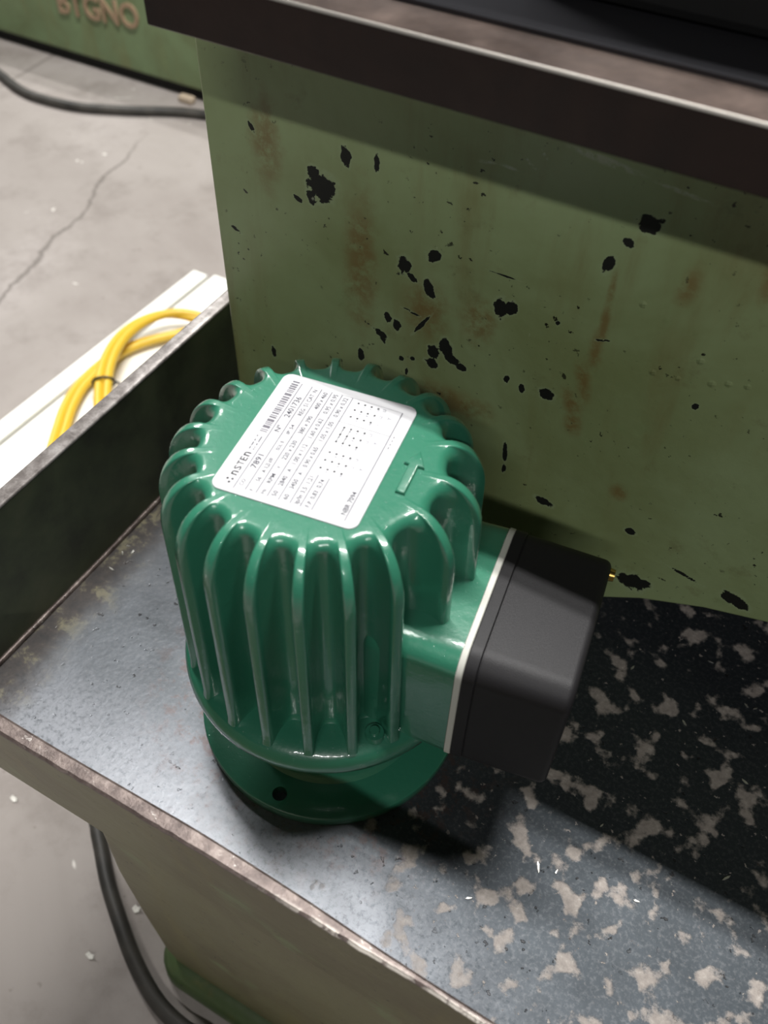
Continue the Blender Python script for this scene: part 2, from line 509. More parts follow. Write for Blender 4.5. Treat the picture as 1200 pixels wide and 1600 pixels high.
# ------------------------------------------------------------------ the shop floor
FZ = -0.31
bm = bmesh.new()
box(bm, -6.1, 4.1, -5.1, 5.6, FZ - 0.1, FZ)
fl = obj('floor', bm, CONC, kind='structure')
fl['label'] = 'pale grey concrete shop floor with a wandering hairline crack'

WALLP = Mat('workshop_wall_paint', (74, 77, 78), 0.8)
CEILP = Mat('workshop_ceiling', (64, 67, 70), 0.85)
for nm, b_, m_ in (('wall_back', (-6.1, 4.1, 5.5, 5.6, FZ, 2.75), WALLP), ('wall_front', (-6.1, 4.1, -5.1, -5.0, FZ, 2.75), WALLP),
                   ('wall_left', (-6.1, -6.0, -5.0, 5.5, FZ, 2.75), WALLP), ('wall_right', (4.0, 4.1, -5.0, 5.5, FZ, 2.75), WALLP),
                   ('ceiling', (-6.1, 4.1, -5.1, 5.6, 2.75, 2.85), CEILP)):
    bm = bmesh.new()
    box(bm, *b_)
    obj(nm, bm, m_, kind='structure')

# ------------------------------------------------------------------ chip pan on its pedestal
pan = thing('drip_tray', 'large green sheet-metal drip tray with worn brown lip under the motor', 'tray', (0, 0.2, FZ), world=True)
XL, HT = -0.186, 0.1018
TX1, TY1 = 0.75, 0.62
bm = bmesh.new()
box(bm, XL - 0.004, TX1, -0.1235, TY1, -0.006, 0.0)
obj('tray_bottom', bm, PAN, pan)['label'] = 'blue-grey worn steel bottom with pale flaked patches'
# left wall: a dark plate with a bare top edge
bm = bmesh.new()
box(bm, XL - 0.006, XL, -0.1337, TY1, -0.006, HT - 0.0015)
obj('side_wall', bm, [INNER_WALL], pan)['label'] = 'dark inner face'
bm = bmesh.new()
prism(bm, [(XL - 0.0092, HT - 0.0020), (XL + 0.0002, HT - 0.0020), (XL + 0.0002, HT - 0.0006), (XL - 0.0008, HT), (XL - 0.0082, HT), (XL - 0.0092, HT - 0.0006)], 'y', -0.1337, TY1)
for v in bm.verts:
    v.co.x, v.co.y = v.co.x, v.co.y
auto(obj('side_lip', bm, LIP_GREY, pan), 30)['label'] = 'bare grey upper edge'
# front wall: leans in towards the bottom, slightly bowed like the pressed sheet it is
inner = [(-0.1925, -0.1272), (-0.14, -0.1276), (-0.0956, -0.1278), (-0.0628, -0.1278), (-0.037, -0.1274), (-0.0089, -0.1269),
         (0.02, -0.1266), (0.0647, -0.1275), (0.0998, -0.1290), (0.1309, -0.1299), (0.20, -0.131), (0.35, -0.132), (TX1, -0.133)]
outer = [(-0.1925, -0.1352), (-0.14, -0.1351), (-0.0885, -0.1349), (-0.0538, -0.1345), (-0.0342, -0.1340), (-0.0045, -0.1339),
         (0.0137, -0.1335), (0.0734, -0.1333), (0.10, -0.1330), (0.1291, -0.1328), (0.20, -0.1345), (0.35, -0.136), (TX1, -0.138)]
inner = spline([(a, b, 0) for a, b in inner], 6)
outer = spline([(a, b, 0) for a, b in outer], 6)
bm = bmesh.new()
rings = []
for a, b in zip(inner, outer):
    rings.append([bm.verts.new(p) for p in ((a.x, a.y + 0.0045, -0.006), (a.x, a.y, HT - 0.0016), (b.x, b.y, HT - 0.0016), (b.x, -0.1254, -0.006))])
for r0, r1 in zip(rings, rings[1:]):
    for k in range(4):
        bm.faces.new((r0[k], r0[(k + 1) % 4], r1[(k + 1) % 4], r1[k]))
bm.faces.new(rings[0])
bm.faces.new(rings[-1][::-1])
bmesh.ops.recalc_face_normals(bm, faces=bm.faces)
auto(obj('front_wall', bm, PAINT_OLIVE, pan), 35)['label'] = 'olive green painted outer apron'
bm = bmesh.new()
rings = []
for i, (a, b) in enumerate(zip(inner, outer)):
    j = 0.00010 * math.sin(i * 1.7) + 0.00012 * math.sin(i * 4.1)
    rings.append([bm.verts.new(p) for p in ((a.x, a.y + 0.0002, HT - 0.0018), (a.x, a.y + 0.0002, HT - 0.0006), (a.x, a.y - 0.0008, HT),
                                            (b.x, b.y + 0.0010 + j, HT), (b.x, b.y - 0.0002 + j, HT - 0.0008), (b.x, b.y - 0.0002 + j, HT - 0.0022))])
for r0, r1 in zip(rings, rings[1:]):
    for k in range(6):
        bm.faces.new((r0[k], r0[(k + 1) % 6], r1[(k + 1) % 6], r1[k]))
bm.faces.new(rings[0])
bm.faces.new(rings[-1][::-1])
bmesh.ops.recalc_face_normals(bm, faces=bm.faces)
auto(obj('front_lip', bm, LIP, pan), 30)['label'] = 'bare brown upper edge scratched to pale metal'
# weld bead in the left bottom corner
bm = bmesh.new()
sweep(bm, spline([(XL + 0.001, -0.12 + 0.06 * k, 0.0008 + 0.0006 * math.sin(k * 2.3)) for k in range(12)], 5), 0.0020, 8)
obj('weld_bead', bm, LIP, pan, smooth=True)
# pedestal and its foot
bm = bmesh.new()
PX = [(-0.073, -0.1256, -0.0020), (-0.080, -0.1250, -0.08), (-0.083, -0.1230, -0.16), (-0.083, -0.1210, -0.25), (-0.081, -0.1195, FZ + 0.028)]
rings = []
for (x0, y0, z0) in PX:
    rr = rrect(x0, 0.70, y0, 0.55, 0.009, 6)
    rings.append([(u, v, z0) for u, v in rr])
loft(bm, rings)
auto(obj('pedestal', bm, PAINT_OLIVE, pan), 50)
bm = bmesh.new()
rings = []
for (g, z0) in ((0.0, FZ + 0.026), (0.008, FZ + 0.023), (0.012, FZ + 0.016), (0.013, FZ)):
    rr = rrect(-0.081 - g, 0.70 + g, -0.1185 - g, 0.55 + g, 0.016 + g * 0.7, 6)
    rings.append([(u, v, z0) for u, v in rr])
loft(bm, rings)
auto(obj('foot', bm, FOOT, pan), 50)['label'] = 'lighter green flared foot on the floor'

# ------------------------------------------------------------------ green machine body behind the motor
body = thing('green_machine', 'tall green machine casting with chipped stained paint behind the motor', 'machine', (0.2, 0.3, 0.0), world=True)
poly = [(-0.153, 0.0), (0.085, 0.0), (0.098, 0.009), (0.1138, 0.0213), (0.1333, 0.0339), (0.1675, 0.0492), (0.2011, 0.0592), (0.25, 0.068), (0.45, 0.072), (0.60, 0.06), (0.66, 0.0), (0.70, 0.0), (0.70, 0.3311), (-0.153, 0.3311)]
bm = bmesh.new()
prism(bm, poly, 'y', FY, 0.50)
be = [e for e in bm.edges if all(abs(v.co.y - FY) < 1e-6 for v in e.verts)]
be += [e for e in bm.edges if all(abs(v.co.x + 0.153) < 1e-6 for v in e.verts)]
bmesh.ops.bevel(bm, geom=list(set(be)), offset=0.0022, segments=3, affect='EDGES', profile=0.5)
fr_ = [f for f in bm.faces if f.normal.y < -0.99 and f.calc_area() > 0.05]
bmesh.ops.delete(bm, geom=fr_, context='FACES_ONLY')
# the front skin is a fine grid that carries where paint is chipped, stained and blistered
xs_ = np.concatenate([np.linspace(-0.1508, 0.27, 290), np.linspace(0.28, 0.6978, 40)])
zb_ = np.interp(xs_, [p[0] for p in poly[:12]], [p[1] for p in poly[:12]])
zb_ = np.maximum(zb_, 0.0) + 0.0021
tv = np.linspace(0, 1, 225)
GXX = np.repeat(xs_[:, None], len(tv), 1)
GZZ = zb_[:, None] + tv[None, :] * (0.3290 - zb_[:, None])


def field(items):
    d = np.full(GXX.shape, 3.0)
    for u, v, ru, rv, an in items:
        du, dv = GXX - u, GZZ - v
        p = (du * math.cos(an) + dv * math.sin(an)) / ru
        q = (-du * math.sin(an) + dv * math.cos(an)) / rv
        d = np.minimum(d, np.sqrt(p * p + q * q))
    return d


RUBS = [(.0040, .2745, .006, .0009, .1), (.0150, .2752, .006, .0010, -.1), (.0245, .2795, .005, .0009, -.6), (.0300, .2850, .003, .0008, -.9),
        (.0560, .2900, .018, .0020, -.1), (.0900, .2860, .015, .0012, -.1), (-.0170, .2235, .0008, .0008, 0), (.0370, .1925, .0008, .0010, 0),
        (-.0885, .2282, .0010, .0014, 0), (.0260, .2085, .0025, .0007, .2), (-.0255, .2085, .0040, .0005, 0), (.0030, .1545, .0030, .0006, 0)]
FIELDS = {'rub_distance': field(RUBS), 'chip_distance': field(CHIPS), 'streak_distance': field(STREAKS), 'blister_distance': field(BLIST)}
lay = {k: bm.verts.layers.float.new(k) for k in FIELDS}
for v in bm.verts:
    for k in lay:
        v[lay[k]] = 3.0
gv = []
for a in range(GXX.shape[0]):
    col_ = []
    for b in range(GXX.shape[1]):
        v = bm.verts.new((GXX[a, b], FY, GZZ[a, b]))
        for k in lay:
            v[lay[k]] = float(FIELDS[k][a, b])
        col_.append(v)
    gv.append(col_)
for a in range(len(gv) - 1):
    for b in range(len(tv) - 1):
        bm.faces.new((gv[a][b], gv[a + 1][b], gv[a + 1][b + 1], gv[a][b + 1]))
auto(obj('casting', bm, PAINT, body), 35)
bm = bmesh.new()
box(bm, 0.06, 0.69, FY + 0.06, FY + 0.07, 0.0005, 0.09)  # black panel added as the shade inside the hollow
obj('hollow_shade', bm, SHADE_BLACK, body)['label'] = 'added black panel for the shade in the hollow under the casting'

# ------------------------------------------------------------------ table on top of the body
tab = thing('machine_table', 'dark rust-brown steel table overhanging the green machine body', 'machine table', (0.3, 0.25, 0.3315), world=True)
SX0, SY0, SZ0, SZ1 = -0.1128, 0.0601, 0.3315, 0.3534
bm = bmesh.new()
box(bm, SX0, 0.72, SY0, 0.52, SZ0, SZ1 - 0.0006, 0.0006, 1)
obj('table_plate', bm, RUST, tab)
bm = bmesh.new()
prism(bm, [(SY0 + 0.0002, SZ1 - 0.0012), (SY0 - 0.0002, SZ1 - 0.0009), (SY0 + 0.0001, SZ1 - 0.0001), (SY0 + 0.0007, SZ1 + 0.0002), (SY0 + 0.0010, SZ1 - 0.0012)], 'x', SX0 + 0.0006, 0.719)
auto(obj('table_edge', bm, EDGE_METAL, tab), 60)['label'] = 'bright rubbed edge'
bm = bmesh.new()
box(bm, SX0 + 0.0005, 0.7195, SY0 + 0.0008, SY0 + 0.024, SZ1 - 0.001, SZ1, 0)
obj('ledge', bm, TABLE_TOP, tab)['label'] = 'worn brown-grey front ledge'
bm = bmesh.new()
box(bm, SX0 + 0.0005, 0.7195, SY0 + 0.021, 0.5195, SZ1 - 0.001, SZ1 + 0.0022, 0.0006, 1)
obj('slide_face', bm, TABLE_SMOOTH, tab)['label'] = 'smooth dark ground face'
bm = bmesh.new()
box(bm, 0.02, 0.70, SY0 + 0.050, 0.48, SZ1 + 0.0024, 0.52, 0.004, 2)
tag(obj('machine_carriage', bm, BLACK_BODY), 'black machine carriage standing on the brown table at top right', 'machine')

# ------------------------------------------------------------------ the motor
YAW = 0.14655
H = 0.2109
mot = thing('electric_motor', 'glossy green finned electric motor standing on its flange in the tray', 'motor', (0, 0, 0), YAW)

# housing: root profile and fin profile blended by a scalloped function of the angle
FINS = [24.5 + 16.36 * k for k in range(19)] + [340.9, 362.7]
FINS = [a + 1.0 * math.sin(math.radians(a)) for a in FINS]


def arc(cx, cz, rx, rz, n):
    return [(cx + rx * math.sin(math.pi / 2 * k / n), cz + rz * math.cos(math.pi / 2 * k / n)) for k in range(n + 1)]


def line(p, q, n):
    return [(p[0] + (q[0] - p[0]) * k / n, p[1] + (q[1] - p[1]) * k / n) for k in range(n + 1)]


NA, NL, NF = 12, 12, 5
root = [(0.012, H), (0.030, H), (0.042, H)] + arc(0.0470, H - 0.0048, 0.0048, 0.0048, NA) + line((0.0518, H - 0.0048), (0.0545, 0.0835), NL)[1:] \
    + [(0.0545 + 0.0045 * (1 - math.cos(math.pi / 2 * k / NF)), 0.0835 - 0.0045 * math.sin(math.pi / 2 * k / NF)) for k in range(1, NF + 1)]
tip = [(0.012, H), (0.030, H), (0.042, H)] + arc(0.0515, H - 0.026, 0.0185, 0.026, NA) + line((0.0700, H - 0.026), (0.0722, 0.0835), NL)[1:] \
    + line((0.0722, 0.0835), (0.0728, 0.0788), NF)[1:]
th, ws = [], []
P_ = 2.7
NQ = 11
for i in range(len(FINS)):
    a0, a1 = FINS[i], FINS[(i + 1) % len(FINS)]
    if a1 < a0:
        a1 += 360
    dl = 1.85
    th += [a0 - dl * 0.62, a0, a0 + dl * 0.62]
    ws += [0.998, 1.0, 0.998]
    lo, hi = a0 + dl, a1 - dl
    mid, half = (lo + hi) / 2, (hi - lo) / 2
    for k in range(-NQ, NQ + 1):
        t = abs(k) / NQ * math.pi / 2
        q = math.sin(t) ** (2 / P_)
        wv = 1 - max(0.0, math.cos(t)) ** (2 / P_)
        th.append(mid + half * q * (1 if k >= 0 else -1))
        ws.append(wv * 0.975 if abs(k) == NQ else wv * 0.955)
order = sorted(range(len(th)), key=lambda i: th[i])
th = [math.radians(th[i]) for i in order]
ws = [ws[i] for i in order]
nt_, ns_ = len(th), len(root)
V = []
for a, w_ in zip(th, ws):
    for (r0, z0), (r1, z1) in zip(root, tip):
        r = r0 + (r1 - r0) * w_
        V.append(Vector((r * math.cos(a), r * math.sin(a), z0 + (z1 - z0) * w_)))
faces = []
for i in range(nt_):
    j = (i + 1) % nt_
    fin = min(ws[i], ws[j]) > 0.10
    for k in range(ns_ - 1):
        faces.append(((i * ns_ + k, i * ns_ + k + 1, j * ns_ + k + 1, j * ns_ + k), i, k, fin))
me = bpy.data.meshes.new('tmp')
me.from_pydata([tuple(v) for v in V], [], [f[0] for f in faces])
me.update()
VN = [v.normal.copy() for v in me.vertices]
if VN[2].z < 0:
    VN = [-n for n in VN]
    faces = [(f[0][::-1], f[1], f[2], f[3]) for f in faces]
for i in range(nt_):
    for k in range(3):
        VN[i * ns_ + k] = Vector((0, 0, 1))
bpy.data.meshes.remove(me)


def sub_mesh(name, fs, parent, extra=None):
    used = sorted({i for f in fs for i in f})
    mp = {g: l for l, g in enumerate(used)}
    vs = [tuple(V[g]) for g in used]
    ns = [VN[g] for g in used]
    fcs = [tuple(mp[i] for i in f) for f in fs]
    if extra:
        vs, ns, fcs = extra(vs, ns, fcs, mp)
    m_ = bpy.data.meshes.new(name)
    m_.from_pydata(vs, [], fcs)
    m_.materials.append(ENAMEL.m)
    for p in m_.polygons:
        p.use_smooth = True
    m_.normals_split_custom_set_from_vertices(ns)
    o = bpy.data.objects.new(name, m_)
    C.objects.link(o)
    o.parent = parent
    return o


def cap_top(vs, ns, fcs, mp):
    c = len(vs)
    vs = vs + [(0, 0, H)]
    ns = ns + [Vector((0, 0, 1))]
    for i in range(nt_):
        fcs.append((mp[i * ns_], mp[((i + 1) % nt_) * ns_], c))
    return vs, ns, fcs


FIN_K = 3   # the fins start outside the flat top
sub_mesh('housing', [f for f, i, k, fin in faces if not (fin and k >= FIN_K)], mot, cap_top)
for a in FINS:
    ar = math.radians(a)
    fs = []
    for f, i, k, fin in faces:
        if fin and k >= FIN_K:
            am = (th[i] + 0.5 * ((th[(i + 1) % nt_] - th[i]) % (2 * math.pi)))
            d_ = (am - ar + math.pi) % (2 * math.pi) - math.pi
            if abs(d_) < math.radians(8.1):
                fs.append(f)
    sub_mesh('cooling_fin', fs, mot)

# end shield ring with its neck, and the mounting flange
prof = [(0.0500, 0.0802), (0.0580, 0.0800), (0.0630, 0.0797), (0.0670, 0.0790), (0.0700, 0.0779), (0.0724, 0.0764), (0.0740, 0.0745), (0.0750, 0.0722), (0.0753, 0.0690), (0.0751, 0.0660), (0.0738, 0.0642),
        (0.0718, 0.0638), (0.0712, 0.0628), (0.0708, 0.0596), (0.0690, 0.0582), (0.0600, 0.0572), (0.0530, 0.0540), (0.0510, 0.0140), (0.0525, 0.0100), (0.0545, 0.0078)]
auto(obj('end_shield', lathe(prof, 128), ENAMEL, mot), 50)
# flange with four bolt holes, each wall and floor modelled
HR, HC, HA = 0.0040, 0.0655, -92.5
bm = bmesh.new()
n = 144
outer_r = [(0.0730, 0.0080), (0.0739, 0.0074), (0.0742, 0.0064), (0.0742, 0.0012), (0.0734, 0.0)]
flb = lathe([(0.0, 0.0078), (0.05, 0.0079)] + outer_r + [(0.0, 0.0)], n)
flo = obj('flange', flb, ENAMEL, mot)
cut = bmesh.new()
for k in range(4):
    a = math.radians(HA + 90 * k)
    bmesh.ops.create_cone(cut, cap_ends=True, segments=24, radius1=HR, radius2=HR, depth=0.03,
                          matrix=Matrix.Translation((HC * math.cos(a), HC * math.sin(a), 0.004)))
co = obj('cutter', cut, ENAMEL, mot)
md = flo.modifiers.new('holes', 'BOOLEAN')
md.object = co
md.operation = 'DIFFERENCE'
md.solver = 'EXACT'
dg = bpy.context.evaluated_depsgraph_get()
new_me = bpy.data.meshes.new_from_object(flo.evaluated_get(dg))
flo.modifiers.clear()
flo.data = new_me
bpy.data.objects.remove(co)
auto(flo, 35)
# one screw head in the last groove before the terminal box
a = math.radians(-47.8)
bm = bmesh.new()
for r, h0, h1 in ((0.0052, 0.077, 0.0815), (0.0026, 0.0815, 0.0835)):
    bmesh.ops.create_cone(bm, cap_ends=True, segments=20, radius1=r, radius2=r * 0.86, depth=h1 - h0,
                          matrix=Matrix.Translation((0.0655 * math.cos(a), 0.0655 * math.sin(a), (h0 + h1) / 2)))
auto(obj('screw_boss', bm, ENAMEL, mot), 50)

# terminal box: cast base, pale gasket, black cover
GX, GY, GZ0, GZ1 = 0.0772, 0.0428, 0.0665, 0.1532


def ringx(xp, grow=0.0, r=0.0125):
    return [(xp, u, v) for u, v in rrect(-GY - grow, GY + grow, GZ0 - grow, GZ1 + grow, max(r + grow, 0.002), 8)]


bm = bmesh.new()
loft(bm, [ringx(0.036, -0.0012), ringx(0.060, -0.0006), ringx(GX, 0.0)])
auto(obj('terminal_box_base', bm, ENAMEL, mot), 50)
bm = bmesh.new()
loft(bm, [ringx(GX - 0.0004, 0.0001), ringx(GX, 0.0006), ringx(GX + 0.0024, 0.0006), ringx(GX + 0.0028, 0.0001)])
auto(obj('gasket', bm, GASKET, mot), 50)['label'] = 'pale grey sealing gasket'
X0, X1 = GX + 0.0028, 0.1262
bm = bmesh.new()
rings = [ringx(X0, 0.0000), ringx(X0 + 0.0004, 0.0005), ringx(X0 + 0.0052, 0.0005), ringx(X0 + 0.0056, 0.0001), ringx(X0 + 0.0057, -0.0008),
         ringx(X0 + 0.0062, -0.0008), ringx(X0 + 0.0063, -0.0001), ringx(X1 - 0.0035, -0.0010)]
for k in range(1, 6):
    t = k / 5 * math.pi / 2
    rings.append(ringx(X1 - 0.0035 + 0.0035 * math.sin(t), -0.0010 - 0.0035 * (1 - math.cos(t))))
loft(bm, rings)
cov = auto(obj('terminal_cover', bm, PLASTIC, mot), 40)
cov['label'] = 'black plastic terminal cover'
bm = bmesh.new()
bmesh.ops.create_cone(bm, cap_ends=True, segments=20, radius1=0.0034, radius2=0.0028, depth=0.004,
                      matrix=Matrix.Translation((X1 + 0.0004, GY - 0.008, GZ1 - 0.0095)) @ Matrix.Rotation(math.pi / 2, 4, 'Y'))
sc = auto(obj('cover_screw', bm, BRASS, mot), 40)
sc['label'] = 'brass cover screw'
sc.parent = cov

# raised direction arrow on the top
bm = bmesh.new()
ar = [(0.0365, -0.0122), (0.0405, -0.0122), (0.0405, 0.0036), (0.0432, 0.0036), (0.0387, 0.0120), (0.0344, 0.0036), (0.0365, 0.0036)]
prism(bm, ar, 'z', H - 0.0004, H + 0.0016)
te = [e for e in bm.edges if all(v.co.z > H + 0.001 for v in e.verts)]
bmesh.ops.bevel(bm, geom=te, offset=0.0007, segments=3, affect='EDGES', profile=0.5)
auto(obj('rotation_arrow', bm, ENAMEL, mot), 60)['label'] = 'raised cast arrow beside the nameplate'

# nameplate with its print (a runs along the writing, b down the plate, in mm)
PCX, PCY, PW, PH = -0.00166, -0.0002, 0.0623, 0.0728
bm = bmesh.new()
poly = rrect(PCX - PW / 2, PCX + PW / 2, PCY - PH / 2, PCY + PH / 2, 0.0042, 6)
prism(bm, poly, 'z', H - 0.0003, H + 0.0007)
te = [e for e in bm.edges if all(v.co.z > H + 0.0005 for v in e.verts)]
bmesh.ops.bevel(bm, geom=te, offset=0.0002, segments=1, affect='EDGES')
plate = auto(obj('nameplate', bm, LABEL, mot), 40)
plate['label'] = 'white nameplate with barcode and rating table'
PZ = H + 0.00076


def at(a, b):
    return (PCX - PW / 2 + b / 1000, PCY - PH / 2 + a / 1000)


def quad(bm, a0, b0, a1, b1, wd):
    p, q = Vector(at(a0, b0)), Vector(at(a1, b1))
    d = (q - p).normalized() * (wd / 2000)
    nn = Vector((-d.y, d.x))
    bm.faces.new([bm.verts.new((c.x, c.y, PZ)) for c in (p - nn, p + nn, q + nn, q - nn)])


def disc(bm, a, b, r, k=8):
    c = at(a, b)
    bm.faces.new([bm.verts.new((c[0] + r / 1000 * math.cos(2 * math.pi * i / k), c[1] + r / 1000 * math.sin(2 * math.pi * i / k), PZ)) for i in range(k)])


def fix(bm):
    for f in bm.faces:
        f.normal_update()
        if f.normal.z < 0:
            f.normal_flip()
    return bm


def text(bm, s, a0, b0, h, a1=None, bold=0.02):
    """s written from a0 (to a1), baseline at b0, capital height h, all in mm"""
    cu = bpy.data.curves.new('t', 'FONT')
    cu.body = s
    cu.size = 1.0
    cu.resolution_u = 2
    cu.offset = bold
    o = bpy.data.objects.new('t', cu)
    C.objects.link(o)
    m_ = bpy.data.meshes.new_from_object(o.evaluated_get(bpy.context.evaluated_depsgraph_get()))
    bpy.data.objects.remove(o)
    bpy.data.curves.remove(cu)
    xs = [v.co.x for v in m_.vertices]
    x0, wid = min(xs), max(xs) - min(xs)
    sy = h / 0.70
    sx = (a1 - a0) / wid if a1 else sy
    off = len(bm.verts)
    vs = []
    for v in m_.vertices:
        p = at(a0 + (v.co.x - x0) * sx, b0 - v.co.y * sy)
        vs.append(bm.verts.new((p[0], p[1], PZ)))
    for p in m_.polygons:
        try:
            bm.faces.new([vs[i] for i in p.vertices])
        except ValueError:
            pass
    bpy.data.meshes.remove(m_)


# table lines
bm = bmesh.new()
rows = [9.7, 14.5, 19.1, 23.9, 28.7, 33.6]
quad(bm, 2.2, 9.7, 68.2, 9.7, 0.46)
for b in rows[1:]:
    quad(bm, 3.2, b, 68.0, b, 0.46)
quad(bm, 3.2, 38.0, 21.3, 38.0, 0.46)
quad(bm, 3.2, 42.8, 21.0, 42.8, 0.46)
quad(bm, 3.0, 56.7, 67.3, 56.7, 0.46)
quad(bm, 68.2, 9.7, 68.2, 33.6, 0.15)
quad(bm, 68.2, 33.6, 67.3, 56.7, 0.12)
quad(bm, 52.8, 19.1, 52.8, 33.6, 0.15)
quad(bm, 52.7, 33.6, 52.2, 56.7, 0.25)
quad(bm, 36.5, 14.5, 36.5, 33.6, 0.12)
quad(bm, 20.5, 19.1, 20.5, 33.6, 0.12)
obj('table_lines', fix(bm), BAR_INK, plate, kind='stuff')
# barcode
bm = bmesh.new()
rb = random.Random(4)
a = 35.0
while a < 69.4:
    wd = rb.choice((0.6, 0.6, 1.0, 1.6))
    quad(bm, a + wd / 2, 5.2, a + wd / 2, 8.5, wd)
    a += wd + rb.choice((0.4, 0.5, 0.7))
obj('barcode', fix(bm), BAR_INK, plate, kind='stuff')
# logo: three dots and the maker's letters
bm = bmesh.new()
for q in ((6.2, 5.3), (6.5, 7.3), (4.6, 6.7)):
    disc(bm, q[0], q[1], 0.62, 10)
for ch, a0, a1 in (('n', 8.6, 11.0), ('S', 11.6, 13.9), ('T', 14.3, 16.7), ('E', 17.1, 19.2), ('n', 19.8, 22.2)):
    if ch == 'n':
        text(bm, ch, a0, 7.9, 3.0 * 0.70 / 0.53, a1, 0.02)
    else:
        text(bm, ch, a0, 7.9, 3.0, a1, 0.02)
obj('maker_mark', fix(bm), INK_DARK, plate)
# writing
bm = bmesh.new()
for a0, a1, b in ((24.0, 25.6, 5.9), (26.0, 28.4, 5.9), (28.9, 30.2, 5.9), (31.6, 32.6, 5.7), (24.0, 24.8, 7.7), (25.3, 26.0, 7.7), (26.8, 28.0, 7.7), (28.6, 32.2, 7.7)):
    quad(bm, a0, b, a1, b, 0.55)   # two lines of print too small to read
text(bm, 'CO', 4.6, 12.6, 1.7)
text(bm, '7891', 14.9, 13.3, 2.6, 22.9)
text(bm, 'Nº', 37.2, 13.0, 2.3, 41.3)
text(bm, '2401736', 46.5, 13.3, 2.6, 60.0)
text(bm, 'F', 3.6, 17.6, 1.6)
text(bm, '56', 9.0, 17.8, 1.8)
text(bm, 'A', 14.0, 17.8, 1.8)
text(bm, '0,25 kW', 16.6, 17.8, 2.0, 22.8)
text(bm, 'ISOL. B', 27.5, 17.6, 1.7, 33.0)
text(bm, 'IP 54', 37.5, 17.6, 1.7, 43.5)
text(bm, 'REG. S1 CAT. N', 49.5, 17.7, 2.0, 66.8)
text(bm, 'Hz', 3.8, 22.3, 1.7)
text(bm, 'RPM', 9.8, 22.3, 1.9, 15.2)
text(bm, 'V', 18.2, 22.3, 1.7)
text(bm, '220 x 230', 23.6, 22.5, 2.1, 35.2)
text(bm, '380 x 390', 39.6, 22.5, 2.1, 51.0)
text(bm, '400 x 460', 55.6, 22.5, 2.1, 66.9)
text(bm, '50', 4.3, 27.1, 2.0, 7.3)
text(bm, '2840', 10.2, 27.2, 2.1, 15.8)
text(bm, 'A', 18.2, 27.0, 1.8)
text(bm, '1,00 x 1,12', 23.0, 27.2, 2.1, 35.0)
text(bm, '1,60 x 0,62', 39.0, 27.2, 2.1, 51.2)
text(bm, '0,95 x 0,95', 54.6, 27.2, 2.1, 67.4)
text(bm, '60', 4.3, 31.9, 2.0, 7.3)
text(bm, '3450', 10.4, 31.9, 2.1, 15.8)
text(bm, 'A', 18.2, 31.8, 1.8)
text(bm, '0,90 x 0,65', 23.0, 32.0, 2.1, 35.0)
text(bm, '1,05 x 1,05', 39.0, 32.0, 2.1, 51.2)
text(bm, '0,90 x 0,32', 54.4, 32.0, 2.1, 67.0)
text(bm, 'Ip/In 3,5  1,21', 4.0, 36.8, 2.0, 19.5)
text(bm, 'F.P. 0,83  0,74', 4.0, 41.6, 2.0, 19.5)
text(bm, 'NBR 7094', 5.6, 56.0, 2.2, 18.2)
for k in range(4):
    quad(bm, 45.0 + k * 2.2, 58.4, 46.2 + k * 2.2, 58.4, 0.4)
obj('rating_text', fix(bm), INK, plate, kind='stuff')
# connection diagrams: rows of terminals
bm = bmesh.new()
for blk, (a0, a1) in enumerate(((57.0, 65.9), (41.1, 50.0), (25.2, 34.5))):
    for bb in (37.1, 40.1, 43.1, 46.2):
        for aa in (a0, (a0 + a1) / 2, a1):
            disc(bm, aa, bb, 0.55, 8)
quad(bm, 41.1, 37.1, 50.0, 37.1, 0.3)
quad(bm, 41.1, 40.1, 45.5, 40.1, 0.3)
quad(bm, 45.5, 40.1, 50.0, 40.1, 0.2)
obj('terminal_diagram', fix(bm), INK_DARK, plate, kind='stuff')
bm = bmesh.new()
for a0, a1 in ((57.0, 65.9), (41.1, 50.0), (25.2, 34.5)):
    for bi, bb in enumerate((37.3, 40.3, 43.3, 46.4)):
        for ai, aa in enumerate((a0, (a0 + a1) / 2, a1)):
            text(bm, str(1 + (bi * 3 + ai) % 12), aa - 1.9, bb + 0.5, 1.1)
    for ai, aa in enumerate((a0, (a0 + a1) / 2, a1)):
        text(bm, ('L1', 'L2', 'L3')[ai], aa - 0.9, 49.6, 1.3)
    text(bm, 'Y', a0 + 4, 53.6, 1.8)
obj('diagram_numbers', fix(bm), INK_PALE, plate, kind='stuff')

